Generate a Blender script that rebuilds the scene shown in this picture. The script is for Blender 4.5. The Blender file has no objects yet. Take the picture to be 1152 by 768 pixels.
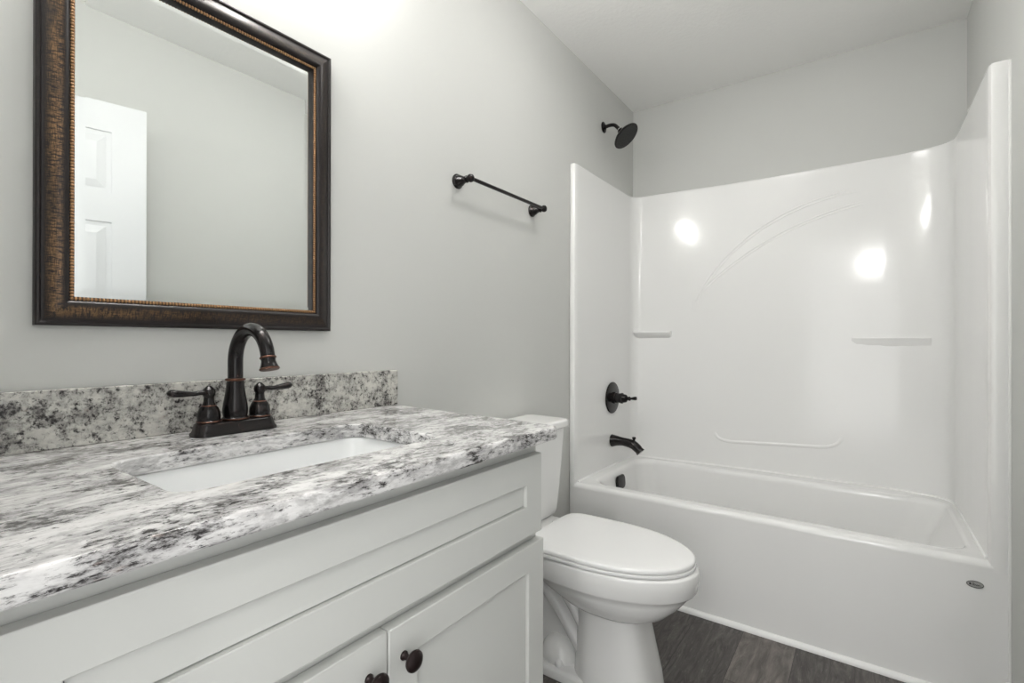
import bpy, bmesh, math, random
from mathutils import Vector, Matrix
random.seed(7)
PI = math.pi
S = bpy.context.scene
COL = S.collection

# ------------------------------------------------------------------ camera
F_PX = 553.158
YAW, PITCH, ROLL = math.radians(35.7089), math.radians(.0747), math.radians(.1)
CAM = Vector((1.1649, 0.0, 1.123))
fwd = Vector((-math.sin(YAW), math.cos(YAW), 0)); rgt = Vector((math.cos(YAW), math.sin(YAW), 0)); upv = Vector((0, 0, 1))
F = fwd*math.cos(PITCH) + upv*math.sin(PITCH); u2 = -fwd*math.sin(PITCH) + upv*math.cos(PITCH)
R = rgt*math.cos(ROLL) + u2*math.sin(ROLL); U = -rgt*math.sin(ROLL) + u2*math.cos(ROLL)
cd = bpy.data.cameras.new('camera'); cam = bpy.data.objects.new('camera', cd); COL.objects.link(cam)
cam.matrix_world = Matrix(((R.x, U.x, -F.x, CAM.x), (R.y, U.y, -F.y, CAM.y), (R.z, U.z, -F.z, CAM.z), (0, 0, 0, 1)))
cd.sensor_width = 36; cd.lens = F_PX/1152*36; cd.clip_start = .01
S.camera = cam

# ------------------------------------------------------------------ light
S.view_settings.view_transform = 'Standard'; S.view_settings.look = 'None'
S.view_settings.gamma = 1; S.view_settings.use_curve_mapping = False
S.view_settings.exposure = 0.18
wd = bpy.data.worlds.new('world'); S.world = wd; wd.use_nodes = True
bg = wd.node_tree.nodes['Background']; bg.inputs[0].default_value = (1.0, 1.0, .99, 1); bg.inputs[1].default_value = 2.3

def lamp(name, kind, loc, power, size=.1, rot=(0, 0, 0), color=(1, .985, .96), shape=None, size_y=None):
    l = bpy.data.lights.new(name, kind); l.energy = power; l.color = color
    if kind == 'AREA':
        l.shape = shape or 'DISK'; l.size = size
        if size_y: l.size_y = size_y
    else: l.shadow_soft_size = size
    o = bpy.data.objects.new(name, l); o.location = loc; o.rotation_euler = rot; COL.objects.link(o); return o
GLOBE_E, DOME_E = 96.0, 19.0
HALL_FILL_W = 27
lamp('hall_fill_light', 'POINT', (1.22, -1.15, 2.03), HALL_FILL_W, .05)  # unseen fill light added beyond the doorway to brighten the room

# ------------------------------------------------------------------ node materials
class NT:
    def __init__(s, name):
        s.m = bpy.data.materials.new(name); s.m.use_nodes = True; s.t = s.m.node_tree; s.n = s.t.nodes; s.b = s.n['Principled BSDF']
    def add(s, typ, **kw):
        x = s.n.new(typ)
        for k, v in kw.items():
            if k in x.inputs: x.inputs[k].default_value = v
            else: setattr(x, k, v)
        return x
    def link(s, a, b): s.t.links.new(a, b)
    def coord(s, scale=(1, 1, 1), rot=(0, 0, 0), loc=(0, 0, 0), out='Object'):
        tc = s.add('ShaderNodeTexCoord'); mp = s.add('ShaderNodeMapping')
        mp.inputs['Scale'].default_value = scale; mp.inputs['Rotation'].default_value = rot; mp.inputs['Location'].default_value = loc
        s.link(tc.outputs[out], mp.inputs[0]); return mp.outputs[0]
    def noise(s, vec, scale, detail=4, rough=.55, dist=0.0):
        x = s.add('ShaderNodeTexNoise'); x.inputs['Scale'].default_value = scale; x.inputs['Detail'].default_value = detail
        x.inputs['Roughness'].default_value = rough; x.inputs['Distortion'].default_value = dist
        s.link(vec, x.inputs['Vector']); return x.outputs['Fac']
    def ramp(s, fac, stops):
        x = s.add('ShaderNodeValToRGB'); e = x.color_ramp.elements
        while len(e) > 1: e.remove(e[-1])
        def c4(c): return (c, c, c, 1) if isinstance(c, (int, float)) else (*c, 1)
        e[0].position = stops[0][0]; e[0].color = c4(stops[0][1])
        for p, c in stops[1:]:
            q = e.new(p); q.color = c4(c)
        s.link(fac, x.inputs[0]); return x.outputs[0]
    def mix(s, fac, a, b, mode='MIX'):
        x = s.add('ShaderNodeMix', data_type='RGBA', blend_type=mode)
        for v, i in ((fac, 0), (a, 6), (b, 7)):
            if isinstance(v, (int, float)): x.inputs[i].default_value = v
            elif isinstance(v, tuple): x.inputs[i].default_value = (*v, 1) if len(v) == 3 else v
            else: s.link(v, x.inputs[i])
        return x.outputs[2]
    def math(s, op, a, b=0.0):
        x = s.add('ShaderNodeMath', operation=op)
        for v, i in ((a, 0), (b, 1)):
            if isinstance(v, (int, float)): x.inputs[i].default_value = v
            else: s.link(v, x.inputs[i])
        return x.outputs[0]
    def bump(s, h, strength=.1, dist=.002):
        x = s.add('ShaderNodeBump'); x.inputs['Strength'].default_value = strength; x.inputs['Distance'].default_value = dist
        s.link(h, x.inputs['Height']); s.link(x.outputs[0], s.b.inputs['Normal'])
    def base(s, c):
        if isinstance(c, tuple): s.b.inputs['Base Color'].default_value = (*c, 1)
        else: s.link(c, s.b.inputs['Base Color'])
    def set(s, **kw):
        for k, v in kw.items(): s.b.inputs[k.replace('_', ' ')].default_value = v
        return s

def plain(name, c, rough=.5, metal=0.0, spec=.5, coat=0.0):
    t = NT(name); t.base(c); t.set(Roughness=rough, Metallic=metal); t.b.inputs['Specular IOR Level'].default_value = spec
    if coat: t.b.inputs['Coat Weight'].default_value = coat; t.b.inputs['Coat Roughness'].default_value = .05
    return t

def mat_wall(name, c):
    t = plain(name, c, .75, spec=.25); v = t.coord(); t.bump(t.noise(v, 220, 3), .06, .001); return t.m
M_WALL = mat_wall('warm_grey_wall_paint', (.60, .605, .585))
def mat_ceiling():
    t = plain('white_ceiling_paint', (.92, .918, .90), .9, spec=.1); v = t.coord()
    h = t.ramp(t.noise(v, 55, 4, .6), [(.42, 0.0), (.6, 1.0)]); t.bump(h, .14, .003); return t.m
M_CEIL = mat_ceiling()
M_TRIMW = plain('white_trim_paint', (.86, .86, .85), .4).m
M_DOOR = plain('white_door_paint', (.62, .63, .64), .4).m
M_CAB = plain('painted_cabinet_white', (.605, .612, .59), .42, spec=.4).m
M_CABIN = plain('cabinet_inside', (.45, .45, .43), .7).m
M_PORC = plain('toilet_porcelain', (.82, .82, .81), .12, spec=.5).m
M_SEAT = plain('toilet_seat_plastic', (.85, .85, .845), .22, spec=.5).m
M_SINK = plain('sink_porcelain', (.86, .87, .87), .12).m
M_CAULK = plain('caulk', (.80, .80, .78), .5).m
def mat_fibre():
    t = plain('white_gelcoat', (.845, .845, .835), .12, spec=.5); v = t.coord()
    t.bump(t.noise(v, 7, 2), .05, .006); return t.m
M_TUB = mat_fibre()
def mat_bronze():
    t = NT('oil_rubbed_bronze'); v = t.coord()
    n = t.noise(v, 60, 5)
    t.base(t.ramp(n, [(.35, (.008, .0075, .008)), (.6, (.013, .010, .010)), (.75, (.040, .018, .014))]))
    t.set(Roughness=.2, Metallic=.4); t.b.inputs['Specular IOR Level'].default_value = .5
    return t.m
M_BRZ = mat_bronze()
M_COPPER = plain('worn_copper_edge', (.13, .060, .040), .3, .8).m
M_KNOB = plain('dark_bronze_knob', (.018, .010, .010), .3, .5).m
M_CHROME = plain('chrome', (.8, .8, .8), .12, 1.0).m
M_BLACK = plain('black_mark', (.02, .02, .02), .4).m
M_BADGE = plain('grey_badge', (.42, .42, .41), .35, .2).m
M_RUB = plain('black_nozzle_rubber', (.008, .008, .008), .5).m

def mat_granite(name, loc, streak, tones, cut=0.0, vein=0.0, zs=1.0):
    t = NT(name); v = t.coord((1, streak, zs), (0, 0, .12), loc)
    clump = t.noise(v, 13, 6, .62, .25)
    mid = t.noise(v, 38, 7, .72, .3)
    fine = t.noise(v, 125, 5, .78, .2)
    c = t.ramp(t.math('ADD', t.math('MULTIPLY', mid, .6), t.math('MULTIPLY', clump, .4)), [(.38, tones[0]), (.46, tones[1]), (.53, tones[2]), (.66, tones[3])])
    if vein:
        vv = t.coord((1, streak*.7, 1.0), (0, 0, .12), (loc[0]+2.1, loc[1]+.7, loc[2]+1.3))
        for sc, wd_, am in ((13, .055, .75), (30, .075, .62)):
            n_ = t.math('ABSOLUTE', t.math('SUBTRACT', t.noise(vv, sc, 7, .68, .35), .5))
            msk = t.ramp(t.noise(vv, sc*.8, 4, .6), [(.44, 0.0), (.56, 1.0)])
            c = t.mix(t.math('MULTIPLY', t.math('MULTIPLY', t.ramp(n_, [(0.0, 1.0), (wd_*.35, .7), (wd_, 0.0)]), msk), am*vein), c, (.075, .070, .070))
    a1 = t.math('ADD', t.math('ADD', t.math('MULTIPLY', fine, .42), t.math('MULTIPLY', mid, .30)), t.math('MULTIPLY', clump, .28))
    c = t.mix(t.ramp(a1, [(.425+cut, .85), (.455+cut, .45), (.49+cut, 0.0)]), c, (.10, .095, .092))
    a2 = t.math('ADD', t.math('ADD', t.math('MULTIPLY', fine, .55), t.math('MULTIPLY', mid, .20)), t.math('MULTIPLY', clump, .25))
    c = t.mix(t.ramp(a2, [(.385+cut, 1.0), (.415+cut, .8), (.44+cut, 0.0)]), c, (.020, .018, .018))
    tan = t.ramp(t.noise(v, 60, 4, .6), [(.64, 0.0), (.74, .30)])
    c = t.mix(tan, c, (.40, .31, .27))
    t.base(c); t.set(Roughness=.17); return t.m
M_GRAN = mat_granite('granite_counter', (0, 0, 0), .55, [(.42, .415, .42), (.57, .56, .56), (.73, .72, .715), (.83, .825, .815)], .011, .6, 1.9)
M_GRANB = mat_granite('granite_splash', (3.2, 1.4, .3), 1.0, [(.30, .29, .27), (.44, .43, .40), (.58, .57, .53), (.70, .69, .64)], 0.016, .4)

def mat_frame():
    t = NT('dark_bronzed_frame'); tc = t.add('ShaderNodeTexCoord'); sp = t.add('ShaderNodeSeparateXYZ'); t.link(tc.outputs['UV'], sp.inputs[0])
    cb = t.add('ShaderNodeCombineXYZ'); t.link(t.math('MULTIPLY', sp.outputs[0], 300), cb.inputs[0]); t.link(t.math('MULTIPLY', sp.outputs[1], 4), cb.inputs[1])
    n1 = t.noise(cb.outputs[0], 1, 4, .7)
    cb2 = t.add('ShaderNodeCombineXYZ'); t.link(t.math('MULTIPLY', sp.outputs[0], 60), cb2.inputs[0]); t.link(t.math('MULTIPLY', sp.outputs[1], 60), cb2.inputs[1])
    n2 = t.noise(cb2.outputs[0], 1, 5, .7)
    cb3 = t.add('ShaderNodeCombineXYZ'); t.link(t.math('MULTIPLY', sp.outputs[0], 9), cb3.inputs[0]); t.link(t.math('MULTIPLY', sp.outputs[1], 2), cb3.inputs[1])
    n3 = t.noise(cb3.outputs[0], 1, 3, .6)
    band = t.ramp(sp.outputs[1], [(.22, 0.0), (.34, .55), (.42, 1.0), (.60, 1.0), (.68, .15), (.74, 0.0), (1.0, 0.0)])
    side = t.ramp(t.math('DIVIDE', sp.outputs[0], 12), [(0.0, 1.0), (.012, .9), (.022, .35), (.05, .15), (.25, .10), (.30, .10), (.5, .12), (.56, .12), (.72, .8), (.75, 1.0), (1.0, 1.0)])
    rub = t.math('MULTIPLY', t.math('MULTIPLY', t.ramp(n1, [(.41, 0.0), (.57, 1.0)]), t.ramp(n2, [(.38, .06), (.60, 1.0)])), band)
    rub = t.math('MULTIPLY', t.math('MULTIPLY', rub, t.ramp(n3, [(.32, .35), (.58, 1.0)])), side)
    base = t.mix(t.ramp(n2, [(.45, 0.0), (.75, 1.0)]), (.008, .0065, .007), (.036, .024, .021))
    t.base(t.mix(rub, base, (.36, .20, .085)))
    t.set(Roughness=.34, Metallic=.25); t.bump(n1, .25, .0008); return t.m
M_FRAME = mat_frame()
M_BEAD = plain('gilded_bead', (.36, .20, .095), .38, .5).m
M_BEADBED = plain('bead_bed', (.02, .013, .010), .5).m
M_MIRROR = plain('mirror_silver', (.86, .885, .875), 0.0, 1.0).m

def mat_floor():
    t = NT('grey_brown_plank_vinyl'); tc = t.add('ShaderNodeTexCoord'); sp = t.add('ShaderNodeSeparateXYZ'); t.link(tc.outputs['Object'], sp.inputs[0])
    x, y = sp.outputs[0], sp.outputs[1]
    W_ = .178
    row = t.math('FLOOR', t.math('DIVIDE', t.math('ADD', x, .11), W_))           # seams at .78 and .958
    fx = t.math('FRACT', t.math('DIVIDE', t.math('ADD', x, .11), W_))
    def hash_(x_, k): return t.math('FRACT', t.math('MULTIPLY', t.math('SINE', x_), k))
    off = hash_(t.math('ADD', t.math('MULTIPLY', row, 3.7719), .95), 61.73)
    yy = t.math('DIVIDE', t.math('ADD', y, t.math('MULTIPLY', off, 1.22)), 1.22)
    seg = t.math('FLOOR', yy); fy = t.math('FRACT', yy)
    rnd = hash_(t.math('ADD', t.math('ADD', t.math('MULTIPLY', row, 2.9898), t.math('MULTIPLY', seg, 8.233)), 25.65), 97.13)
    gv = t.add('ShaderNodeCombineXYZ'); t.link(t.math('MULTIPLY', x, 1.0), gv.inputs[0]); t.link(t.math('MULTIPLY', y, .16), gv.inputs[1]); t.link(t.math('MULTIPLY', rnd, 17), gv.inputs[2])
    g1 = t.noise(gv.outputs[0], 34, 8, .7, 1.6)
    g2 = t.noise(gv.outputs[0], 9, 5, .6, 2.5)
    g3 = t.noise(gv.outputs[0], 180, 4, .6)
    tone = t.ramp(rnd, [(0.0, (.055, .047, .042)), (.45, (.085, .074, .066)), (.75, (.14, .12, .105)), (1.0, (.21, .185, .165))])
    c = t.mix(t.ramp(g1, [(.38, 0.0), (.64, 1.0)]), t.mix(.55, tone, (.018, .016, .015), 'MIX'), t.mix(.35, tone, (.27, .25, .235)))
    c = t.mix(t.ramp(g2, [(.35, .55), (.6, 0.0)]), c, (.045, .039, .036))
    c = t.mix(t.ramp(g3, [(.6, 0.0), (.75, .4)]), c, (.34, .32, .30))
    e = t.math('MAXIMUM', t.math('LESS_THAN', fx, .010), t.math('LESS_THAN', fy, .0016))
    t.base(t.mix(e, c, (.022, .019, .018)))
    t.set(Roughness=.42); t.bump(g1, .12, .001); return t.m
M_FLOOR = mat_floor()
def mat_glow(name, e):
    t = NT(name); t.base((.9, .9, .88)); t.b.inputs['Emission Color'].default_value = (1, .985, .96, 1); t.b.inputs['Emission Strength'].default_value = e; return t.m
M_GLOBE = mat_glow('lit_frosted_bulb', GLOBE_E); M_DOME = mat_glow('lit_dome_glass', DOME_E)

# ------------------------------------------------------------------ mesh helpers
def mk(name, bm, mat, parent=None, smooth=32, bevel=None, subd=0, wn=False):
    bmesh.ops.recalc_face_normals(bm, faces=bm.faces[:])
    me = bpy.data.meshes.new(name); bm.to_mesh(me); bm.free()
    for m in (mat if isinstance(mat, (list, tuple)) else [mat]): me.materials.append(m)
    if smooth:
        me.shade_smooth()
        me.set_sharp_from_angle(angle=math.radians(smooth))
    o = bpy.data.objects.new(name, me); COL.objects.link(o)
    if bevel:
        w, seg = bevel[:2]; b = o.modifiers.new('bevel', 'BEVEL'); b.width = w; b.segments = seg; b.limit_method = 'ANGLE'; b.angle_limit = math.radians(bevel[2] if len(bevel) > 2 else 35)
        b.harden_normals = False
        if smooth:
            for p in me.polygons: p.use_smooth = True
            wn = o.modifiers.new('wn', 'WEIGHTED_NORMAL'); wn.keep_sharp = False
            if 'sharp_edge' in me.attributes: me.attributes.remove(me.attributes['sharp_edge'])
    if wn:
        w_ = o.modifiers.new('wn', 'WEIGHTED_NORMAL'); w_.keep_sharp = True
    if subd:
        s = o.modifiers.new('subd', 'SUBSURF'); s.levels = subd; s.render_levels = subd
    if parent is not None:
        o.parent = parent
        if parent.type == 'EMPTY': o.matrix_parent_inverse = Matrix.Translation(-parent.location)
    return o

def thing(name, label, cat, loc=(0, 0, 0), group=None):
    o = bpy.data.objects.new(name, None); o.location = loc; o.empty_display_size = .05; COL.objects.link(o)
    return tag(o, label, cat, group)
def tag(o, label, cat, group=None):
    o['label'] = label; o['category'] = cat
    if group: o['group'] = group
    return o
def struct(o):
    o['kind'] = 'structure'; return o

def box(bm, x0, x1, y0, y1, z0, z1, mi=0):
    v = [bm.verts.new(p) for p in ((x0, y0, z0), (x1, y0, z0), (x1, y1, z0), (x0, y1, z0), (x0, y0, z1), (x1, y0, z1), (x1, y1, z1), (x0, y1, z1))]
    for q in ((3, 2, 1, 0), (4, 5, 6, 7), (0, 1, 5, 4), (1, 2, 6, 5), (2, 3, 7, 6), (3, 0, 4, 7)):
        bm.faces.new([v[i] for i in q]).material_index = mi
def bbox(x0, x1, y0, y1, z0, z1):
    bm = bmesh.new(); box(bm, x0, x1, y0, y1, z0, z1); return bm
def loft(bm, rings, close=True, cap0=True, cap1=True, loop=False):
    V = [[bm.verts.new(p) for p in r] for r in rings]; n = len(V[0])
    pairs = list(zip(V, V[1:])) + ([(V[-1], V[0])] if loop else [])
    for a, b in pairs:
        for i in range(n if close else n-1):
            j = (i+1) % n
            bm.faces.new((a[i], a[j], b[j], b[i]))
    if not loop:
        if cap0: bm.faces.new(V[0][::-1])
        if cap1: bm.faces.new(V[-1])
    return V
def lathe(bm, prof, M=Matrix(), n=32, cap0=True, cap1=True):
    """prof: list of (r, h) along local z"""
    rings = []
    for r, h in prof:
        rings.append([M @ Vector((max(r, 1e-4)*math.cos(2*PI*i/n), max(r, 1e-4)*math.sin(2*PI*i/n), h)) for i in range(n)])
    loft(bm, rings, cap0=cap0, cap1=cap1)
def axis(origin, d):
    d = Vector(d).normalized(); q = Vector((0, 0, 1)).rotation_difference(d)
    return Matrix.Translation(Vector(origin)) @ q.to_matrix().to_4x4()
def catmull(P, k=8):
    P = [Vector(p) for p in P]; out = []
    E_ = [P[0]*2-P[1]] + P + [P[-1]*2-P[-2]]
    for i in range(1, len(E_)-2):
        a, b, c, d = E_[i-1:i+3]
        for s in range(k):
            t = s/k
            out.append(.5*((2*b)+(c-a)*t+(2*a-5*b+4*c-d)*t*t+(3*b-a-3*c+d)*t**3))
    out.append(P[-1]); return out
def tube(bm, P, rad, n=16, cap=True, flat=(1, 1)):
    """sweep; rad float or list"""
    P = [Vector(p) for p in P]; rings = []; N = len(P)
    t0 = (P[1]-P[0]).normalized(); ref = Vector((0, 0, 1)) if abs(t0.z) < .9 else Vector((0, 1, 0))
    u = t0.cross(ref).normalized()
    for i, p in enumerate(P):
        t = (P[min(i+1, N-1)]-P[max(i-1, 0)]).normalized()
        u = (u - t*u.dot(t)).normalized(); w = t.cross(u)
        r = rad if isinstance(rad, (int, float)) else rad[i]
        rings.append([p + (u*math.cos(2*PI*k/n)*flat[0] + w*math.sin(2*PI*k/n)*flat[1])*r for k in range(n)])
    loft(bm, rings, cap0=cap, cap1=cap)
def rrect(x0, x1, y0, y1, r, z, seg=6):
    r = min(r, (x1-x0)/2-1e-5, (y1-y0)/2-1e-5); pts = []
    for cx, cy, a0 in ((x1-r, y1-r, 0), (x0+r, y1-r, PI/2), (x0+r, y0+r, PI), (x1-r, y0+r, 1.5*PI)):
        for k in range(seg+1):
            a = a0+PI/2*k/seg; pts.append(Vector((cx+r*math.cos(a), cy+r*math.sin(a), z)))
    return pts
def extrude_poly(bm, pts, z0, z1):
    loft(bm, [[Vector((p[0], p[1], z0)) for p in pts], [Vector((p[0], p[1], z1)) for p in pts]])

# ------------------------------------------------------------------ room
W, YB, H, T = 1.524, 2.8969, 2.5413, .1
YFR = -.03
struct(mk('floor', bbox(-T, W+T, YFR-T-1.4, YB+T, -.06, 0), M_FLOOR, smooth=0))
struct(mk('ceiling', bbox(-T, W+T, YFR-T, YB+T, H, H+.08), M_CEIL, smooth=0))
struct(mk('wall_left', bbox(-T, 0, YFR-T, YB+T, 0, H), M_WALL, smooth=0))
struct(mk('wall_right', bbox(W, W+T, YFR-T, YB+T, 0, H), M_WALL, smooth=0))
struct(mk('wall_back', bbox(0, W, YB, YB+T, 0, H), M_WALL, smooth=0))
DX0, DX1, DZ = .70, 1.505, 2.13
bm = bmesh.new(); box(bm, 0, DX0, YFR-T, YFR, 0, H); box(bm, DX1, W, YFR-T, YFR, 0, H); box(bm, DX0, DX1, YFR-T, YFR, DZ, H)
struct(mk('wall_front', bm, M_WALL, smooth=0))
bm = bmesh.new(); box(bm, 0, .015, 1.0, 2.085, 0, .10); struct(mk('baseboard_left', bm, M_TRIMW, bevel=(.004, 2)))
bm = bmesh.new(); box(bm, W-.015, W, .86, 2.082, 0, .10); struct(mk('baseboard_right', bm, M_TRIMW, bevel=(.004, 2)))
YF = 2.094
# white strip where the tub apron meets the floor
bm = bmesh.new()
prof = [(0, 0), (-.014, 0), (-.014, .006), (-.012, .012), (-.008, .0165), (-.003, .019), (0, .0195)]
loft(bm, [[Vector((x, YF+.002+dy, z)) for dy, z in prof] for x in (.03, W-.02)])
struct(mk('trim_1', bm, M_TRIMW))
bm = bmesh.new(); tube(bm, [(W-.002, YF-.001, .03), (W-.002, YF-.001, 1.0), (W-.002, YF-.001, 1.982)], .005, 8)
struct(mk('trim_2', bm, M_CAULK))

# door, standing open against the right wall, seen in the mirror
ang = math.atan2(.79-.045, 1.344-1.505)
d1 = bpy.data.objects.new('door_1', None); d1.location = (1.505, .045, .012); d1.rotation_euler = (0, 0, ang-PI/2); COL.objects.link(d1); struct(d1)
def door_panel_mesh():
    Wd, Hd, Td = .765, 2.09, .035
    bm = bmesh.new(); box(bm, -Td/2+.006, Td/2-.006, 0, Wd, 0, Hd)
    st, mid = .115, .10
    cols = [(st, Wd/2-mid/2), (Wd/2+mid/2, Wd-st)]
    rows = [(.24, .86), (1.02, 1.60), (1.72, 1.97)]
    for sx in (-1, 1):
        a, b = sorted((sx*(Td/2-.006), sx*Td/2))
        ys = [(0, cols[0][0]), (cols[0][1], cols[1][0]), (cols[1][1], Wd)]
        for y0, y1 in ys: box(bm, a, b, y0, y1, 0, Hd)
        zs = [(0, rows[0][0])] + [(rows[i][1], rows[i+1][0]) for i in range(2)] + [(rows[2][1], Hd)]
        for z0, z1 in zs:
            for c0, c1 in cols: box(bm, a, b, c0, c1, z0, z1)
        for z0, z1 in rows:
            for c0, c1 in cols:
                g = .018; h = .03
                f0 = sx*(Td/2-.0055); f1 = sx*(Td/2-.001)
                loft(bm, [[Vector((f0, c0+g, z0+g)), Vector((f0, c1-g, z0+g)), Vector((f0, c1-g, z1-g)), Vector((f0, c0+g, z1-g))],
                          [Vector((f1, c0+g+h, z0+g+h)), Vector((f1, c1-g-h, z0+g+h)), Vector((f1, c1-g-h, z1-g-h)), Vector((f1, c0+g+h, z1-g-h))]])
    return bm
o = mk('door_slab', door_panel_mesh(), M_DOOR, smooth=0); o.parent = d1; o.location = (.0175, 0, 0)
bm = bmesh.new()
for sx in (-1, 1): lathe(bm, [(.032, .0), (.032, .005), (.012, .010), (.012, .028), (.022, .034), (.027, .044), (.024, .050), (.0, .054)], axis((.0175+sx*.0175, .695, .96), (sx, 0, 0)), 24)
o = mk('door_knob', bm, M_BRZ); o.parent = d1

# ------------------------------------------------------------------ bathtub with wall surround
tb = thing('bathtub_surround', 'glossy white one-piece bathtub and shower wall surround filling the end of the room', 'bathtub', (W/2, 2.5, 0))
X0, X1, Y1, ZT, ZR = .003, W-.003, YB-.003, 1.99, .447
# tub: apron, rim, basin
bm = bmesh.new()
rings = [rrect(X0, X1, YF+.004, Y1, .004, .0), rrect(X0, X1, YF+.002, Y1, .004, .05), rrect(X0, X1, YF+.001, Y1, .004, ZR-.022)]
for a in (20, 45, 70, 90):
    q = math.radians(a); d = .02*(1-math.cos(q)); rings.append(rrect(X0, X1, YF+d, Y1, .004, ZR-.022+.022*math.sin(q)))
rings += [rrect(.075, 1.452, YF+.060, 2.800, .08, ZR-.001), rrect(.088, 1.445, YF+.072, 2.790, .085, ZR-.004), rrect(.096, 1.440, YF+.080, 2.784, .09, ZR-.012), rrect(.101, 1.436, YF+.086, 2.779, .095, ZR-.028),
          rrect(.125, 1.36, YF+.10, 2.762, .10, .25), rrect(.145, 1.30, YF+.115, 2.765, .11, .13), rrect(.17, 1.26, YF+.135, 2.745, .11, .095), rrect(.21, 1.22, YF+.17, 2.71, .10, .08)]
loft(bm, rings)
mk('tub', bm, M_TUB, tb, smooth=50, wn=True)
# surround walls: one plan profile, hollowed by the bathing space
def arc(cx, cy, r, a0, a1, n):
    return [(cx+r*math.cos(math.radians(a0+(a1-a0)*k/n)), cy+r*math.sin(math.radians(a0+(a1-a0)*k/n))) for k in range(n+1)]
L, Rr, Bk = .032, 1.476, 2.862
def yb(x):
    # the moulded back panel bows gently out of its corners
    y = Bk+.008
    if x < .76:                                   # straight lean out of the corner, easing into the flat middle
        y -= .088*(.76-max(x, .54))**2/(2*.22)
        if x < .54: y -= .088*(.54-x)
    if x > 1.22: y -= .5*1.75*(x-1.22)**2
    return y
xl = L+.004
inner = [(L, YF+.012), (L+.001, YF+.03), (L+.0012, YF+.06), (xl-.0005, 2.70), (xl, yb(.1)-.07)]
inner += arc(xl+.055, yb(.1)-.055, .055, 180, 97, 8)[1:]
inner += [(x, yb(x)) for x in [.1+.02*k for k in range(1, 66)] if x < 1.42]
xe = inner[-1]
inner += [tuple(v)[:2] for v in catmull([(1.39, yb(1.39), 0), (1.41, yb(1.41), 0), (1.445, yb(1.41)-.022, 0), (1.463, yb(1.41)-.055, 0), (1.470, yb(1.41)-.10, 0), (1.472, yb(1.41)-.15, 0)], 4)[5:]]
inner += [(1.4735, 2.4), (Rr-.0012, YF+.06), (Rr-.001, YF+.03), (Rr, YF+.012)]
front_l = [(X0, YF+.003), (.008, YF), (L-.012, YF), (L-.004, YF+.003)]
front_r = [(Rr+.004, YF+.003), (Rr+.012, YF), (X1-.005, YF), (X1, YF+.003)]
poly = [(X0, Y1)] + front_l + inner + front_r + [(X1, Y1)]
bm = bmesh.new()
N = len(poly)
def offs(d):
    o_ = []
    for i, p in enumerate(poly):
        a = Vector(poly[i-1]); b = Vector(p); c = Vector(poly[(i+1) % N])
        n1 = Vector((-(b-a).y, (b-a).x)).normalized(); n2 = Vector((-(c-b).y, (c-b).x)).normalized()
        n = (n1+n2).normalized(); m = d/max(.5, n.dot(n1))
        o_.append((b.x+n.x*m, b.y+n.y*m))
    return o_
rings = []
for z, d in ((ZR-.03, 0), (ZT-.05, 0), (ZT-.014, 0), (ZT-.010, 0), (ZT-.006, .0008), (ZT-.003, .003), (ZT-.001, .006), (ZT, .010)):
    q = offs(d); rings.append([Vector((p0[0] if p0[0] < .006 or p0[0] > X1-.003 else max(X0, min(X1, x)), Y1 if p0[1] >= Y1 else min(Y1, y), z)) for (x, y), p0 in zip(q, poly)])
V = [[bm.verts.new(p) for p in r] for r in rings]
for a, b in zip(V, V[1:]):
    for i in range(N): bm.faces.new((a[i], a[(i+1) % N], b[(i+1) % N], b[i]))
from mathutils.geometry import tessellate_polygon
for tri in tessellate_polygon([[v.co for v in V[-1]]]): bm.faces.new([V[-1][i] for i in tri])
# raised pattern on the back panel: two sweeping arcs, a rounded backrest line
def ridge(P, w=.005, h=.0027):
    rr = []
    P = [Vector((x, yb(x), z)) for x, z in P]
    for i, p in enumerate(P):
        t = (P[min(i+1, len(P)-1)]-P[max(i-1, 0)]).normalized(); n = Vector((-t.z, 0, t.x))
        k = min(1, i/3, (len(P)-1-i)/3)
        rr.append([p+n*w*s+Vector((0, -h*k*math.cos(s*PI/2)+.0005, 0)) for s in (-1, -.6, -.2, .2, .6, 1)])
    loft(bm, rr, close=False, cap0=False, cap1=False)
for r_ in (.861, .847):
    ridge([(1.169+r_*math.cos(math.radians(a)), .998+r_*math.sin(math.radians(a))) for a in range(160, 88, -2)])
for r_ in (1.310, 1.297):
    ridge([(1.355+r_*math.cos(math.radians(a)), .4995+r_*math.sin(math.radians(a))) for a in range(138, 97, -1)])
lw = [(.490, .632), (.497, .612), (.512, .597), (.54, .588), (.58, .584)] + [(.58+.40*k/10, .584+.022*k/10) for k in range(1, 11)] + [(1.02, .613), (1.05, .628), (1.068, .650), (1.075, .68)]
ridge([tuple(v)[0::2] for v in catmull([(x, 0, z) for x, z in lw], 3)], .010, .004)
tube(bm, [(x, y, ZR-.001) for x, y in inner[1:-1]], .007, 8)
mk('wall_panel', bm, M_TUB, tb, smooth=40)
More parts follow.
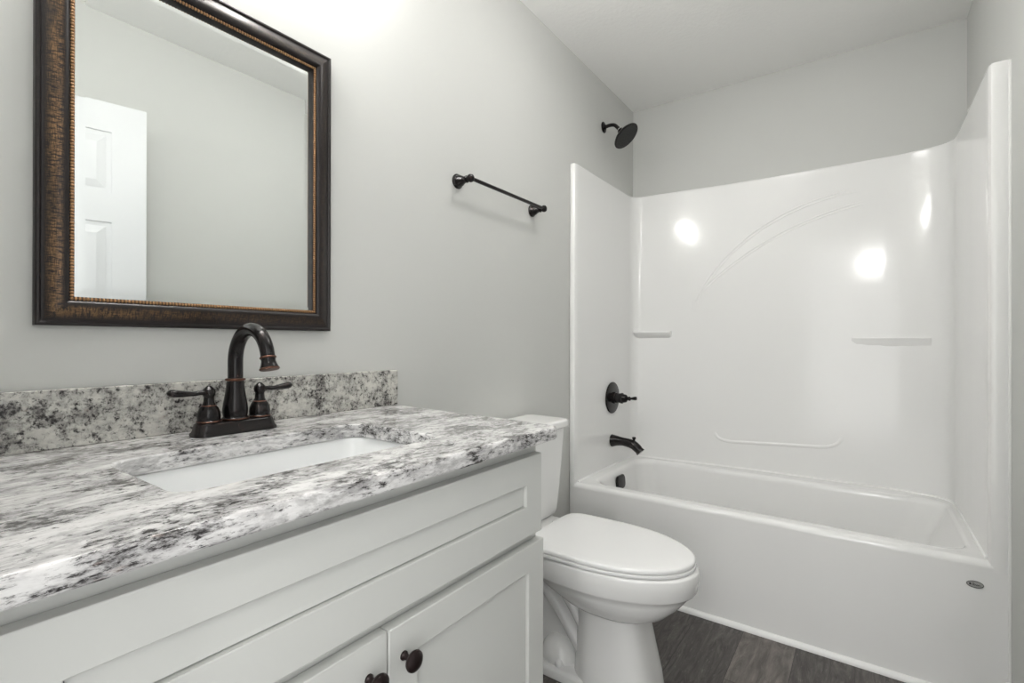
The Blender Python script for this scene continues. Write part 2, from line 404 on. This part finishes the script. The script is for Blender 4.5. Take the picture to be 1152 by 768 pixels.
# little soap ledge in the left corner and long ledge on the right
bm = bmesh.new()
def ledge(pts, z, th, drop):
    rings = []
    for dz, k in ((0, .94), (-.003, 1.0), (-th, 1.0), (-th-.004, .93), (-drop, .05)):
        rings.append([Vector((x, yb(x)+.006-(d+.006)*k if d >= 0 else yb(x)+.008, z+dz)) for x, d in pts])
    loft(bm, rings)
ledge([(.05+.02*k, -1) for k in range(11)] + [(.257, 0), (.259, .008), (.254, .018), (.244, .024), (.225, .027), (.18, .030), (.13, .033), (.09, .035), (.05, .036)], 1.190, .010, .045)
mk('soap_ledge', bm, M_TUB, tb, smooth=50)
bm = bmesh.new()
ledge([(1.10+.02*k, -1) for k in range(16)] + [(1.40, .012), (1.36, .014), (1.30, .014), (1.22, .012), (1.15, .008), (1.115, .003)], 1.148, .004, .05)
mk('corner_ledge', bm, M_TUB, tb, smooth=50)
# overflow cover on the drain end of the basin
bm = bmesh.new(); Mx = axis((.108, 2.452, .383), (1, 0, .09))
rr = []
for h, s in ((0, 1), (.008, 1), (.011, .93), (.012, .8)):
    rr.append([Mx @ (Matrix.Rotation(PI/2, 4, 'Z') @ Vector((p.x*s, p.y*s, h))) for p in rrect(-.052, .052, -.036, .036, .026, 0)])
loft(bm, rr); mk('overflow_cover', bm, M_BRZ, tb)['label'] = 'dark bronze overflow cover'
# oval badge on the apron
bd_c = Vector((1.4435, YF+.0005, .369))
bm = bmesh.new(); rr = []
for h, s in ((0, 1), (.0012, 1), (.0018, .94)):
    rr.append([bd_c + Vector((.021*s*math.cos(2*PI*k/40), -h, .0115*s*math.sin(2*PI*k/40))) for k in range(40)])
loft(bm, rr); badge = mk('badge', bm, M_BADGE, tb); badge['label'] = 'small grey oval maker badge'
bm = bmesh.new()
ring = [bd_c + Vector((.0192*math.cos(2*PI*k/40), -.0020, .0098*math.sin(2*PI*k/40))) for k in range(41)]
tube(bm, ring, .0007, 6)
scr = [(-.006, -.003), (-.0055, .003), (-.003, .004), (-.002, .001), (-.004, -.001), (-.001, -.0025), (.001, .000), (.003, -.0025), (.005, .0), (.007, -.0025), (.009, .0005), (.011, -.002), (.013, -.001)]
tube(bm, catmull([bd_c+Vector((x, -.0021, z)) for x, z in scr], 5), .0006, 6)
lathe(bm, [(.0028, 0), (.0028, .001), (.0, .0012)], axis(bd_c+Vector((-.0115, -.0016, .0005)), (0, -1, 0)), 16)
mk('lettering', bm, M_BLACK).parent = badge

# ------------------------------------------------------------------ vanity cabinet
CY0, CY1, XD = .055, .945, .575
vc = thing('vanity_cabinet', 'white shaker vanity cabinet with two doors under the granite counter', 'cabinet', (.28, .5, 0))
bm = bmesh.new()
box(bm, .002, .553, CY0+.002, CY0+.020, 0, .9055); box(bm, .002, .553, CY1-.018, CY1, 0, .9055)
box(bm, .535, .553, CY0+.020, CY1-.018, .86, .9055); box(bm, .535, .553, CY0+.02, CY0+.06, .10, .86); box(bm, .535, .553, CY1-.058, CY1-.018, .10, .86)
box(bm, .535, .553, CY0+.06, CY1-.058, .67, .715); box(bm, .535, .553, CY0+.06, CY1-.058, .10, .14); box(bm, .535, .553, .478, .518, .14, .67)
box(bm, .48, .498, CY0+.02, CY1-.018, 0, .10); box(bm, .01, .535, CY0+.02, CY1-.018, .10, .118)
box(bm, .002, .012, CY0+.02, CY1-.018, .118, .9055)
mk('carcass', bm, M_CAB, vc, smooth=0)
def shaker(name, y0, y1, z0, z1, st, rt, parent, rb=None):
    rb = rb or rt; bm = bmesh.new(); xf, xb = XD, XD-.020
    def rng(x, i, z=0): return [Vector((x, y0+i, z0+i)), Vector((x, y1-i, z0+i)), Vector((x, y1-i, z1-i)), Vector((x, y0+i, z1-i))]
    def inn(x, d): return [Vector((x, y0+st+d, z0+rb+d)), Vector((x, y1-st-d, z0+rb+d)), Vector((x, y1-st-d, z1-rt-d)), Vector((x, y0+st+d, z1-rt-d))]
    rings = [rng(xb, 0), rng(xf-.003, 0), rng(xf-.0012, .0006), rng(xf-.0003, .0018), rng(xf, .0032), inn(xf, -.0015), inn(xf-.0008, 0), inn(xf-.0125, .0002), inn(xf-.0125, .0020), inn(xf-.0075, .0024)]
    loft(bm, rings); return mk(name, bm, M_CAB, parent, smooth=28, wn=True)
shaker('drawer_front', .065, .936, .702, .8755, .060, .0605, vc, .066)
knob_prof = [(.0072, 0), (.0072, .003), (.0050, .006), (.0042, .012), (.0052, .016), (.0105, .0185), (.0152, .0215), (.0165, .0245), (.0158, .0275), (.0125, .0305), (.007, .0325), (0, .033)]
def door(y0, y1, ky):
    d = shaker('door', y0, y1, .115, .682, .060, .057, vc)
    bm = bmesh.new(); lathe(bm, knob_prof, axis((XD-.0005, ky, .630), (1, 0, 0)), 32)
    k = mk('knob', bm, M_KNOB); k.parent = d; k['label'] = 'dark bronze mushroom knob'
door(CY0+.003, .4975, .463); door(.5005, CY1, .530)

# ------------------------------------------------------------------ countertop with sink cut-out
CX, CYc = .343, .483
hole = dict(x0=.207, x1=.478, y0=.252, y1=.713)
def ray_poly(poly2, th):
    d = Vector((math.cos(th), math.sin(th))); best = None
    for i in range(len(poly2)):
        a = Vector(poly2[i]) - Vector((CX, CYc)); b = Vector(poly2[(i+1) % len(poly2)]) - Vector((CX, CYc)); e = b-a
        den = d.x*e.y-d.y*e.x
        if abs(den) < 1e-12: continue
        t = (a.x*e.y-a.y*e.x)/den; s = (a.x*d.y-a.y*d.x)/den
        if t > 0 and -1e-6 <= s <= 1+1e-6 and (best is None or t < best): best = t
    return (CX+d.x*best, CYc+d.y*best)
def outer(d):
    x0, x1, ya, yb0, yb1 = .001, .606-d, -.012+d, 1.000-d, .966-d; r = .022
    pts = [(x0, ya)] + [(x1, ya)]
    pts += [(x1-r+r*math.cos(a), yb1-r+r*math.sin(a)) for a in [PI/2*k/8 for k in range(9)]] + [(x0, yb0)]
    return pts
hp = [(p.x, p.y) for p in rrect(hole['x0'], hole['x1'], hole['y0'], hole['y1'], .036, 0, 10)]
angs = sorted({round(math.atan2(p[1]-CYc, p[0]-CX), 5) for p in hp + outer(0)} | {round(-PI+2*PI*k/72, 5) for k in range(72)})
def hring(d, z):
    q = [(p.x, p.y) for p in rrect(hole['x0']+d, hole['x1']-d, hole['y0']+d, hole['y1']-d, .036, 0, 10)]
    return [Vector((*ray_poly(q, a), z)) for a in angs]
def oring(d, z): return [Vector((*ray_poly(outer(d), a), z)) for a in angs]
ZC, ZB = .9352, .9065
bm = bmesh.new()
loft(bm, [hring(0, ZB), hring(0, ZC-.004), hring(-.0012, ZC-.0012), hring(-.004, ZC), oring(.006, ZC), oring(.0025, ZC-.0015), oring(.0005, ZC-.0045), oring(0, ZC-.010), oring(0, ZB+.004), oring(.003, ZB)], loop=True)
tag(mk('countertop', bm, M_GRAN, smooth=50, wn=True), 'grey and white speckled granite vanity countertop with sink cut-out', 'countertop')
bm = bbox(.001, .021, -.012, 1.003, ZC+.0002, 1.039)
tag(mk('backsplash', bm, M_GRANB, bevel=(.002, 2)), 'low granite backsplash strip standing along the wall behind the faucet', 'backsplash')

# sink
sk = thing('sink', 'white rectangular undermount sink set below the granite counter', 'sink', (CX, CYc, .78))
bm = bmesh.new(); h = hole
def sr(d, z, r): return rrect(h['x0']+d, h['x1']-d, h['y0']+d, h['y1']-d, r, z, 8)
loft(bm, [sr(-.02, ZB-.002, .05), sr(-.006, ZB-.001, .05), sr(-.004, ZB-.004, .05), sr(.0, ZB-.02, .05), sr(.010, .83, .055), sr(.018, .80, .06), sr(.035, .785, .065), sr(.07, .778, .06), sr(.11, .775, .02),
          sr(.08, .765, .06), sr(.03, .770, .065), sr(.006, .79, .06), sr(-.010, ZB-.02, .05), sr(-.02, ZB-.012, .05)], loop=True, cap0=False)
# close the bottom
bm.verts.ensure_lookup_table()
mk('basin', bm, M_SINK, sk, smooth=60)
bm = bmesh.new(); lathe(bm, [(.03, -.006), (.03, .003), (.026, .005), (.018, .003), (.016, .006), (.0, .008)], Matrix.Translation((CX, CYc, .775)), 28)
mk('drain', bm, M_BRZ, sk)
bm = bmesh.new(); loft(bm, [sr(.105, .770, .03), sr(.105, .7752, .03)]); mk('basin_floor', bm, M_SINK, sk)

# ------------------------------------------------------------------ faucet
FX, FY = .094, .498
fa = thing('faucet', 'oil-rubbed bronze two-handle gooseneck faucet standing behind the sink', 'faucet', (FX, FY, ZC))
bm = bmesh.new(); z = ZC
def fr(d, zz): return rrect(FX-.030+d, FX+.030-d, FY-.082+d, FY+.082-d, .022, zz, 8)
loft(bm, [fr(0, z), fr(0, z+.005), fr(.0025, z+.008), fr(.005, z+.020), fr(.006, z+.0235), fr(.008, z+.0255), fr(.012, z+.0262)])
mk('base_plate', bm, M_BRZ, fa, smooth=50)
bm = bmesh.new(); zb = z+.026
lathe(bm, [(.024, 0), (.0255, .003), (.0225, .006), (.0235, .012), (.0238, .022), (.0225, .034), (.0195, .050), (.0175, .064), (.0165, .078), (.0165, .080)], Matrix.Translation((FX, FY, zb)), 32)
mk('spout_body', bm, M_BRZ, fa)
bm = bmesh.new(); lathe(bm, [(.0165, 0), (.0190, .001), (.0195, .003), (.0190, .005), (.0155, .006)], Matrix.Translation((FX, FY, zb+.080)), 32)
mk('collar', bm, M_COPPER, fa); bm = bmesh.new()
lathe(bm, [(.0255, 0), (.0262, .0012), (.0255, .0025)], Matrix.Translation((FX, FY, zb+.0012)), 32)
mk('collar', bm, M_COPPER, fa)
bm = bmesh.new(); r_a = .0655; zc_ = 1.082
path = [(FX, FY, zb+.082), (FX, FY, zb+.10), (FX, FY, zc_-.01)]
path += [(FX+r_a-r_a*math.cos(math.radians(a)), FY, zc_+r_a*math.sin(math.radians(a))) for a in range(0, 166, 5)]
tipd = Vector((math.sin(math.radians(165)), 0, math.cos(math.radians(165))))
tp = Vector(path[-1])+tipd*.004; path.append(tuple(tp))
tube(bm, path, [.0145]*3+[.0145-.0015*k/33 for k in range(34)]+[.0130], 24)
mk('gooseneck', bm, M_BRZ, fa)
bm = bmesh.new()
lathe(bm, [(.0128, 0), (.0142, .001), (.0146, .003), (.0130, .005), (.0130, .010), (.0150, .018), (.0175, .0235), (.0180, .026), (.0160, .0265), (.0, .024)], axis(tp, tipd), 28)
mk('aerator', bm, M_BRZ, fa)
bm = bmesh.new(); lathe(bm, [(.0143, 0), (.0152, .0012), (.0152, .0026), (.0143, .0036)], axis(tp+tipd*.0012, tipd), 28); lathe(bm, [(.0170, 0), (.0184, .0012), (.0184, .003), (.0170, .0038)], axis(tp+tipd*.0232, tipd), 28)
mk('aerator_ring', bm, M_COPPER, fa)
for sg in (-1, 1):
    hy = FY+sg*.051
    bm = bmesh.new()
    lathe(bm, [(.022, 0), (.0230, .003), (.0205, .005), (.0210, .012), (.0200, .020), (.0165, .029), (.0125, .034), (.0098, .040), (.0090, .050), (.0098, .054)], Matrix.Translation((FX, hy, zb)), 28)
    hb = mk('handle', bm, M_BRZ, fa)
    bm = bmesh.new(); lathe(bm, [(.0125, 0), (.0138, .0008), (.0138, .0020), (.0125, .0030)], Matrix.Translation((FX, hy, zb+.0318)), 28); mk('handle_ring', bm, M_COPPER).parent = hb; bm = bmesh.new(); lathe(bm, [(.0225, 0), (.0236, .0012), (.0225, .0024)], Matrix.Translation((FX, hy, zb+.0012)), 28)
    o = mk('handle_ring', bm, M_COPPER); o.parent = hb
    bm = bmesh.new(); c = Vector((FX, hy, zb+.060))
    lathe(bm, [(.0085, -.010), (.0110, -.006), (.0122, 0), (.0110, .006), (.0070, .010), (.0045, .012), (.0035, .0135), (.0, .0145)], Matrix.Translation(c), 24)
    pts = catmull([c+Vector((0, sg*t, dz)) for t, dz in ((.006, .0), (.016, .0), (.028, -.001), (.042, .0), (.056, .0015), (.066, .003), (.0735, .004))], 5)
    prof_r = [(.0, .0070), (.2, .0058), (.38, .0060), (.6, .0085), (.78, .0098), (.9, .0080), (.97, .0048), (1.0, .0012)]
    def rad(t):
        for (a, ra), (b, rb) in zip(prof_r, prof_r[1:]):
            if t <= b: return ra+(rb-ra)*(t-a)/(b-a)
        return prof_r[-1][1]
    tube(bm, pts, [rad(k/(len(pts)-1)) for k in range(len(pts))], 16, flat=(1.15, .8))
    o = mk('lever', bm, M_BRZ); o.parent = hb

# ------------------------------------------------------------------ mirror
MY0, MY1, MZ0, MZ1 = .205, .776, 1.151, 1.872
mr = thing('mirror', 'rectangular wall mirror in a dark bronze frame with beaded inner edge', 'mirror', (0, (MY0+MY1)/2, MZ0))
prof = [(.0, .001), (.0, .0155), (.001, .0170), (.0030, .0178), (.0055, .0178), (.0070, .0165), (.0085, .0155), (.0105, .0160), (.014, .0180), (.019, .0207), (.025, .0232), (.031, .0248), (.036, .0252), (.040, .0240), (.043, .0215), (.0445, .0190), (.0452, .0170), (.0515, .0165), (.0522, .0150), (.0525, .0045)]
bm = bmesh.new(); uv = bm.loops.layers.uv.new('UVMap')
def cor(d): return [(MY0+d, MZ0+d), (MY1-d, MZ0+d), (MY1-d, MZ1-d), (MY0+d, MZ1-d)]
for s_ in range(4):
    pv = None
    for d, hh in prof:
        a = cor(d)[s_]; b = cor(d)[(s_+1) % 4]
        va = bm.verts.new((hh, *a)); vb = bm.verts.new((hh, *b))
        Ls = math.hypot(b[0]-a[0], b[1]-a[1])
        if pv:
            f = bm.faces.new((pv[0], pv[1], vb, va))
            for lp, (u_, v_) in zip(f.loops, ((pv[2], pv[3]), (pv[2]+pv[4], pv[3]), (d+Ls+s_*3, d/.0525), (d+s_*3, d/.0525))): lp[uv].uv = (u_, v_)
        pv = (va, vb, d+s_*3, d/.0525, Ls)
mk('frame', bm, M_FRAME, mr, smooth=40)
bm = bmesh.new()
bd = .0483
cs = cor(bd)
for s_ in range(4):
    a, b = Vector(cs[s_]), Vector(cs[(s_+1) % 4]); n_ = int((b-a).length/.0056)
    for k in range(n_):
        p = a.lerp(b, k/n_)
        e_ = (b-a).normalized(); bmesh.ops.create_icosphere(bm, subdivisions=2, radius=1.0, matrix=Matrix(((.0024, 0, 0, .0172), (0, .0026*abs(e_.x)+.0037*abs(e_.y), 0, p.x), (0, 0, .0037*abs(e_.x)+.0026*abs(e_.y), p.y), (0, 0, 0, 1))))
mk('bead_trim', bm, M_BEAD, mr, smooth=80)
bm = bmesh.new(); g0, g1 = .0500, .0690
loft(bm, [[Vector((.003, *p)) for p in cor(g0)], [Vector((.0055, *p)) for p in cor(g0)], [Vector((.0068, *p)) for p in cor(g1)]])
mk('mirror_glass', bm, M_MIRROR, mr, smooth=0)

# ------------------------------------------------------------------ towel bar
tw = thing('towel_bar', 'oil-rubbed bronze towel bar mounted on the grey wall above the toilet', 'towel bar', (0, 1.525, 1.686))
for y in (1.288, 1.762):
    bm = bmesh.new()
    lathe(bm, [(.0255, 0.0005), (.0262, .004), (.0250, .007), (.0225, .009), (.0215, .012), (.0185, .020), (.0135, .030), (.0105, .038), (.0100, .041), (.0125, .043), (.0125, .046), (.0085, .048), (.0085, .052), (.0120, .055), (.0142, .061), (.0142, .065), (.0120, .071), (.0070, .0745), (.0, .0755)], axis((0, y, 1.686), (1, 0, 0)), 28)
    mk('post', bm, M_BRZ, tw)
bm = bmesh.new(); tube(bm, [(.063, 1.290, 1.686), (.063, 1.52, 1.686), (.063, 1.760, 1.686)], .0068, 16)
mk('bar', bm, M_BRZ, tw)

# ------------------------------------------------------------------ shower fittings
sh = thing('showerhead', 'dark bronze bell-shaped shower head on a short curved arm below the ceiling', 'shower head', (0, 2.475, 2.30))
bm = bmesh.new(); lathe(bm, [(.030, .0005), (.030, .003), (.026, .006), (.016, .010), (.012, .014)], axis((0, 2.475, 2.298), (1, 0, 0)), 28)
mk('flange', bm, M_BRZ, sh)
hd = Vector((.66, 0, -.75)).normalized()
ap = catmull([(.006, 2.475, 2.298), (.04, 2.475, 2.300), (.065, 2.475, 2.294), (.082, 2.475, 2.277), (.092, 2.475, 2.264)], 6)
bm = bmesh.new(); tube(bm, ap, .0095, 16); mk('arm', bm, M_BRZ, sh)
hp0 = Vector((.092, 2.475, 2.264))
bm = bmesh.new(); lathe(bm, [(.0105, -.002), (.0105, .004)], axis(hp0, hd), 20); mk('arm_nut', bm, M_CHROME, sh)['label'] = 'bright metal ring on the arm'
bm = bmesh.new()
lathe(bm, [(.013, 0), (.017, .004), (.018, .009), (.015, .012), (.016, .015), (.026, .020), (.042, .030), (.059, .040), (.070, .049), (.0745, .053), (.0755, .056), (.0735, .0585), (.0680, .058)], axis(hp0+hd*.004, hd), 48)
he = mk('head', bm, M_BRZ, sh)
bm = bmesh.new(); Mh = axis(hp0+hd*.0622, hd)
lathe(bm, [(.067, -.001), (.067, .0012), (.0, .0020)], Mh, 40)
for rr_, nn in ((.012, 6), (.025, 12), (.039, 18), (.053, 24)):
    for k in range(nn):
        a = 2*PI*k/nn; lathe(bm, [(.0018, 0), (.0012, .0038)], Mh @ Matrix.Translation((rr_*math.cos(a), rr_*math.sin(a), .0012)), 6)
o = mk('spray_face', bm, M_RUB); o.parent = he

xw = .0372
va = thing('shower_valve', 'dark bronze shower valve handle on a round plate above the tub spout', 'shower valve', (xw, 2.512, .82))
bm = bmesh.new(); lathe(bm, [(.086, -.001), (.086, .003), (.083, .006), (.070, .009), (.040, .011)], axis((xw, 2.512, .82), (1, 0, 0)), 48)
mk('escutcheon', bm, M_BRZ, va)
bm = bmesh.new(); lathe(bm, [(.031, 0), (.031, .010), (.0265, .014), (.0265, .040), (.029, .043), (.029, .050), (.024, .054), (.021, .070), (.017, .074), (.011, .078), (.008, .084)], axis((xw+.010, 2.512, .82), (1, 0, 0)), 32)
hv = mk('handle', bm, M_BRZ, va)
bm = bmesh.new(); lathe(bm, [(.008, 0), (.0115, .004), (.0120, .009), (.007, .014), (.006, .019), (.0085, .030), (.0098, .042), (.0085, .047), (.0, .049)], axis((xw+.092, 2.512, .820), (1, 0, .10)), 20)
o = mk('lever', bm, M_BRZ); o.parent = hv

sp_ = thing('tub_spout', 'dark bronze tub spout with diverter knob above the overflow', 'tub spout', (xw, 2.512, .585))
bm = bmesh.new()
pp = catmull([(xw-.001, 2.512, .585), (xw+.03, 2.512, .587), (xw+.075, 2.512, .585), (xw+.115, 2.512, .578), (xw+.140, 2.512, .563), (xw+.163, 2.512, .540)], 6)
def sprad(t): return .034-.012*min(1, t/.35) if t < .35 else (.022+.002*math.sin(PI*(t-.35)/.65) if t < .9 else .022+.003*(t-.9)/.1)
tube(bm, pp, [sprad(k/(len(pp)-1)) for k in range(len(pp))], 24)
mk('spout_body', bm, M_BRZ, sp_)
bm = bmesh.new(); lathe(bm, [(.007, 0), (.006, .014), (.0095, .018), (.0105, .024), (.0085, .028), (.0, .029)], axis((xw+.125, 2.512, .590), (.0, 0, 1)), 20)
mk('diverter_knob', bm, M_BRZ, sp_)

# ------------------------------------------------------------------ toilet
TY = 1.527
to = thing('toilet', 'white two-piece elongated toilet with closed lid between vanity and tub', 'toilet', (.4, TY, 0))
def egg(xb, xf, hw, z, n=48, pw=2.0, wide=.45, pback=2.6):
    xc = xb+(xf-xb)*wide; out = []
    for k in range(n):
        a = 2*PI*k/n; c, s = math.cos(a), math.sin(a); p = pw if c > 0 else pback
        q = (abs(c)**p+abs(s)**p)**(-1/p)
        out.append(Vector((xc+(xf-xc if c > 0 else xc-xb)*c*q, TY+hw*s*q, z)))
    return out
bm = bmesh.new()
secs = [(.360, .640, .113, .0, 3.6), (.360, .640, .113, .012, 3.6), (.364, .633, .110, .06, 3.6), (.370, .614, .105, .14, 3.6), (.374, .590, .100, .250, 3.6), (.374, .590, .101, .258, 3.4), (.350, .634, .122, .267, 2.6),
        (.32, .676, .144, .285, 2.3), (.265, .706, .164, .314, 2.15), (.22, .727, .177, .340, 2.05), (.203, .735, .1805, .354, 2.0), (.19, .747, .1865, .3595, 2.0), (.185, .752, .1885, .366, 2.0),
        (.183, .757, .190, .40, 2.0), (.183, .757, .190, .423, 2.0), (.186, .754, .188, .4295, 2.0), (.195, .745, .180, .4320, 2.0)]
loft(bm, [egg(a, b, hw, z, 56, p) for a, b, hw, z, p in secs])
mk('bowl', bm, M_PORC, to, smooth=60)
# rear pedestal, trapway and foot
bm = bmesh.new()
loft(bm, [rrect(.035, .25, TY-.10, TY+.10, .03, .35), rrect(.03, .24, TY-.115, TY+.115, .03, .38), rrect(.03, .24, TY-.12, TY+.12, .03, .444), rrect(.036, .232, TY-.114, TY+.114, .03, .450)])
loft(bm, [rrect(.13, .42, TY-.035, TY+.035, .03, .02), rrect(.12, .42, TY-.035, TY+.035, .03, .20), rrect(.06, .40, TY-.05, TY+.05, .03, .36)])
mk('rear_shelf', bm, M_PORC, to, smooth=60)
bm = bmesh.new()
loft(bm, [rrect(.10, .46, TY-.112, TY+.112, .05, .0), rrect(.10, .46, TY-.112, TY+.112, .05, .022), rrect(.105, .46, TY-.106, TY+.106, .05, .030), rrect(.12, .46, TY-.095, TY+.095, .05, .033)])
mk('foot', bm, M_PORC, to, smooth=60)
bm = bmesh.new()
for tp_, r_, fl in (([(.46, TY, .11), (.42, TY, .16), (.375, TY, .222), (.33, TY, .278), (.28, TY, .325), (.22, TY, .355)], .033, 2.35),
                  ([(.42, TY, .07), (.375, TY, .125), (.335, TY, .178), (.295, TY, .226), (.245, TY, .272), (.19, TY, .30)], .036, 2.1)):
    tube(bm, catmull(tp_, 6), r_, 28, flat=(fl, 1.0))
rr = []
for a in range(0, 91, 10):
    q = math.radians(a); rr.append([Vector((.30+.078*math.cos(q)*math.cos(2*PI*k/36), TY+.094*math.cos(q)**.8*math.sin(2*PI*k/36), .028+.085*math.sin(q))) for k in range(36)])
loft(bm, rr)
mk('trapway', bm, M_PORC, to, smooth=70)
for sg in (-1, 1):
    bm = bmesh.new(); lathe(bm, [(.0150, 0), (.0155, .004), (.0140, .012), (.0105, .019), (.005, .0225), (0, .0235)], Matrix.Translation((.305+.02, TY+sg*.083, .031)), 24)
    mk('bolt_cap', bm, M_SEAT, to)
# seat and lid
def lid_ring(ins, z, xb=.222, xf=.748, hw=.190):
    return egg(xb+ins, xf-ins, hw-ins, z, 96, 2.0, .42, 7.0)
bm = bmesh.new(); loft(bm, [lid_ring(.008, .4335), lid_ring(.001, .435), lid_ring(0, .439), lid_ring(.001, .4432), lid_ring(.005, .4450)])
mk('seat', bm, M_SEAT, to, smooth=50)
bm = bmesh.new(); loft(bm, [lid_ring(.008, .4465), lid_ring(.003, .4470), lid_ring(.002, .450), lid_ring(.0025, .456), lid_ring(.005, .4595), lid_ring(.010, .4615), lid_ring(.03, .4625), lid_ring(.09, .4635)])
mk('lid', bm, M_SEAT, to, smooth=50, wn=True)
for sg in (-1, 1):
    bm = bmesh.new(); tube(bm, [(.222, TY+sg*.07-.02, .447), (.222, TY+sg*.07, .447), (.222, TY+sg*.07+.02, .447)], .0095, 14)
    box(bm, .200, .224, TY+sg*.07-.016, TY+sg*.07+.016, .4315, .447)
    mk('hinge', bm, M_SEAT, to)
# tank
def trr(x0, x1, hw, r, z): return rrect(x0, x1, TY-hw, TY+hw, r, z, 6)
bm = bmesh.new()
loft(bm, [trr(.046, .172, .156, .03, .4505), trr(.038, .180, .165, .035, .457), trr(.034, .185, .169, .035, .475), trr(.033, .186, .170, .035, .50), trr(.026, .193, .180, .035, .62), trr(.018, .203, .190, .035, .775), trr(.018, .203, .190, .035, .788)])
mk('tank', bm, M_PORC, to, smooth=55, wn=True)
bm = bmesh.new()
loft(bm, [trr(.016, .206, .193, .03, .7885), trr(.010, .213, .200, .032, .792), trr(.009, .214, .201, .032, .797), trr(.009, .214, .201, .032, .812), trr(.011, .212, .199, .032, .8175), trr(.016, .207, .194, .03, .8205), trr(.03, .193, .18, .025, .8215)])
mk('tank_lid', bm, M_PORC, to, smooth=55, wn=True)

# ------------------------------------------------------------------ the room's lamps (both above the frame of the photograph)
vl = thing('vanity_light', 'dark bronze vanity light with three round bulbs on the wall above the mirror', 'light fixture', (0, .49, 2.16))
bm = bmesh.new()
loft(bm, [[Vector((x, p.x, p.y)) for p in rrect(.20+i, .78-i, 2.13+i, 2.23-i, .02, 0)] for x, i in ((.0005, 0), (.018, 0), (.024, .008))])
mk('backplate', bm, M_BRZ, vl)
for y in (.29, .49, .69):
    bm = bmesh.new(); tube(bm, catmull([(.02, y, 2.160), (.05, y, 2.152), (.078, y, 2.160), (.088, y, 2.175)], 5), .009, 12)
    lathe(bm, [(.010, -.004), (.024, .002), (.027, .012), (.024, .020), (.018, .022)], Matrix.Translation((.088, y, 2.175)), 20)
    ar = mk('arm', bm, M_BRZ, vl)
    bm = bmesh.new(); bmesh.ops.create_uvsphere(bm, u_segments=24, v_segments=16, radius=.047, matrix=Matrix.Translation((.088, y, 2.238)))
    mk('bulb', bm, M_GLOBE).parent = ar
CLX, CLY = .72, 1.5
cl = thing('ceiling_light', 'round flush ceiling light with a frosted dome above the toilet', 'light fixture', (CLX, CLY, H))
bm = bmesh.new(); lathe(bm, [(.165, H-.0005), (.165, H-.020), (.158, H-.024), (.150, H-.024)], Matrix.Translation((CLX, CLY, 0)), 40, cap0=True, cap1=True)
mk('rim', bm, M_BRZ, cl)
bm = bmesh.new(); lathe(bm, [(.138, H-.0245), (.142, H-.03), (.142, H-.07)]+[(.142*math.cos(math.radians(a))**.7, H-.07-.035*math.sin(math.radians(a))) for a in range(9, 91, 9)], Matrix.Translation((CLX, CLY, 0)), 40)
mk('dome_glass', bm, M_DOME, cl)
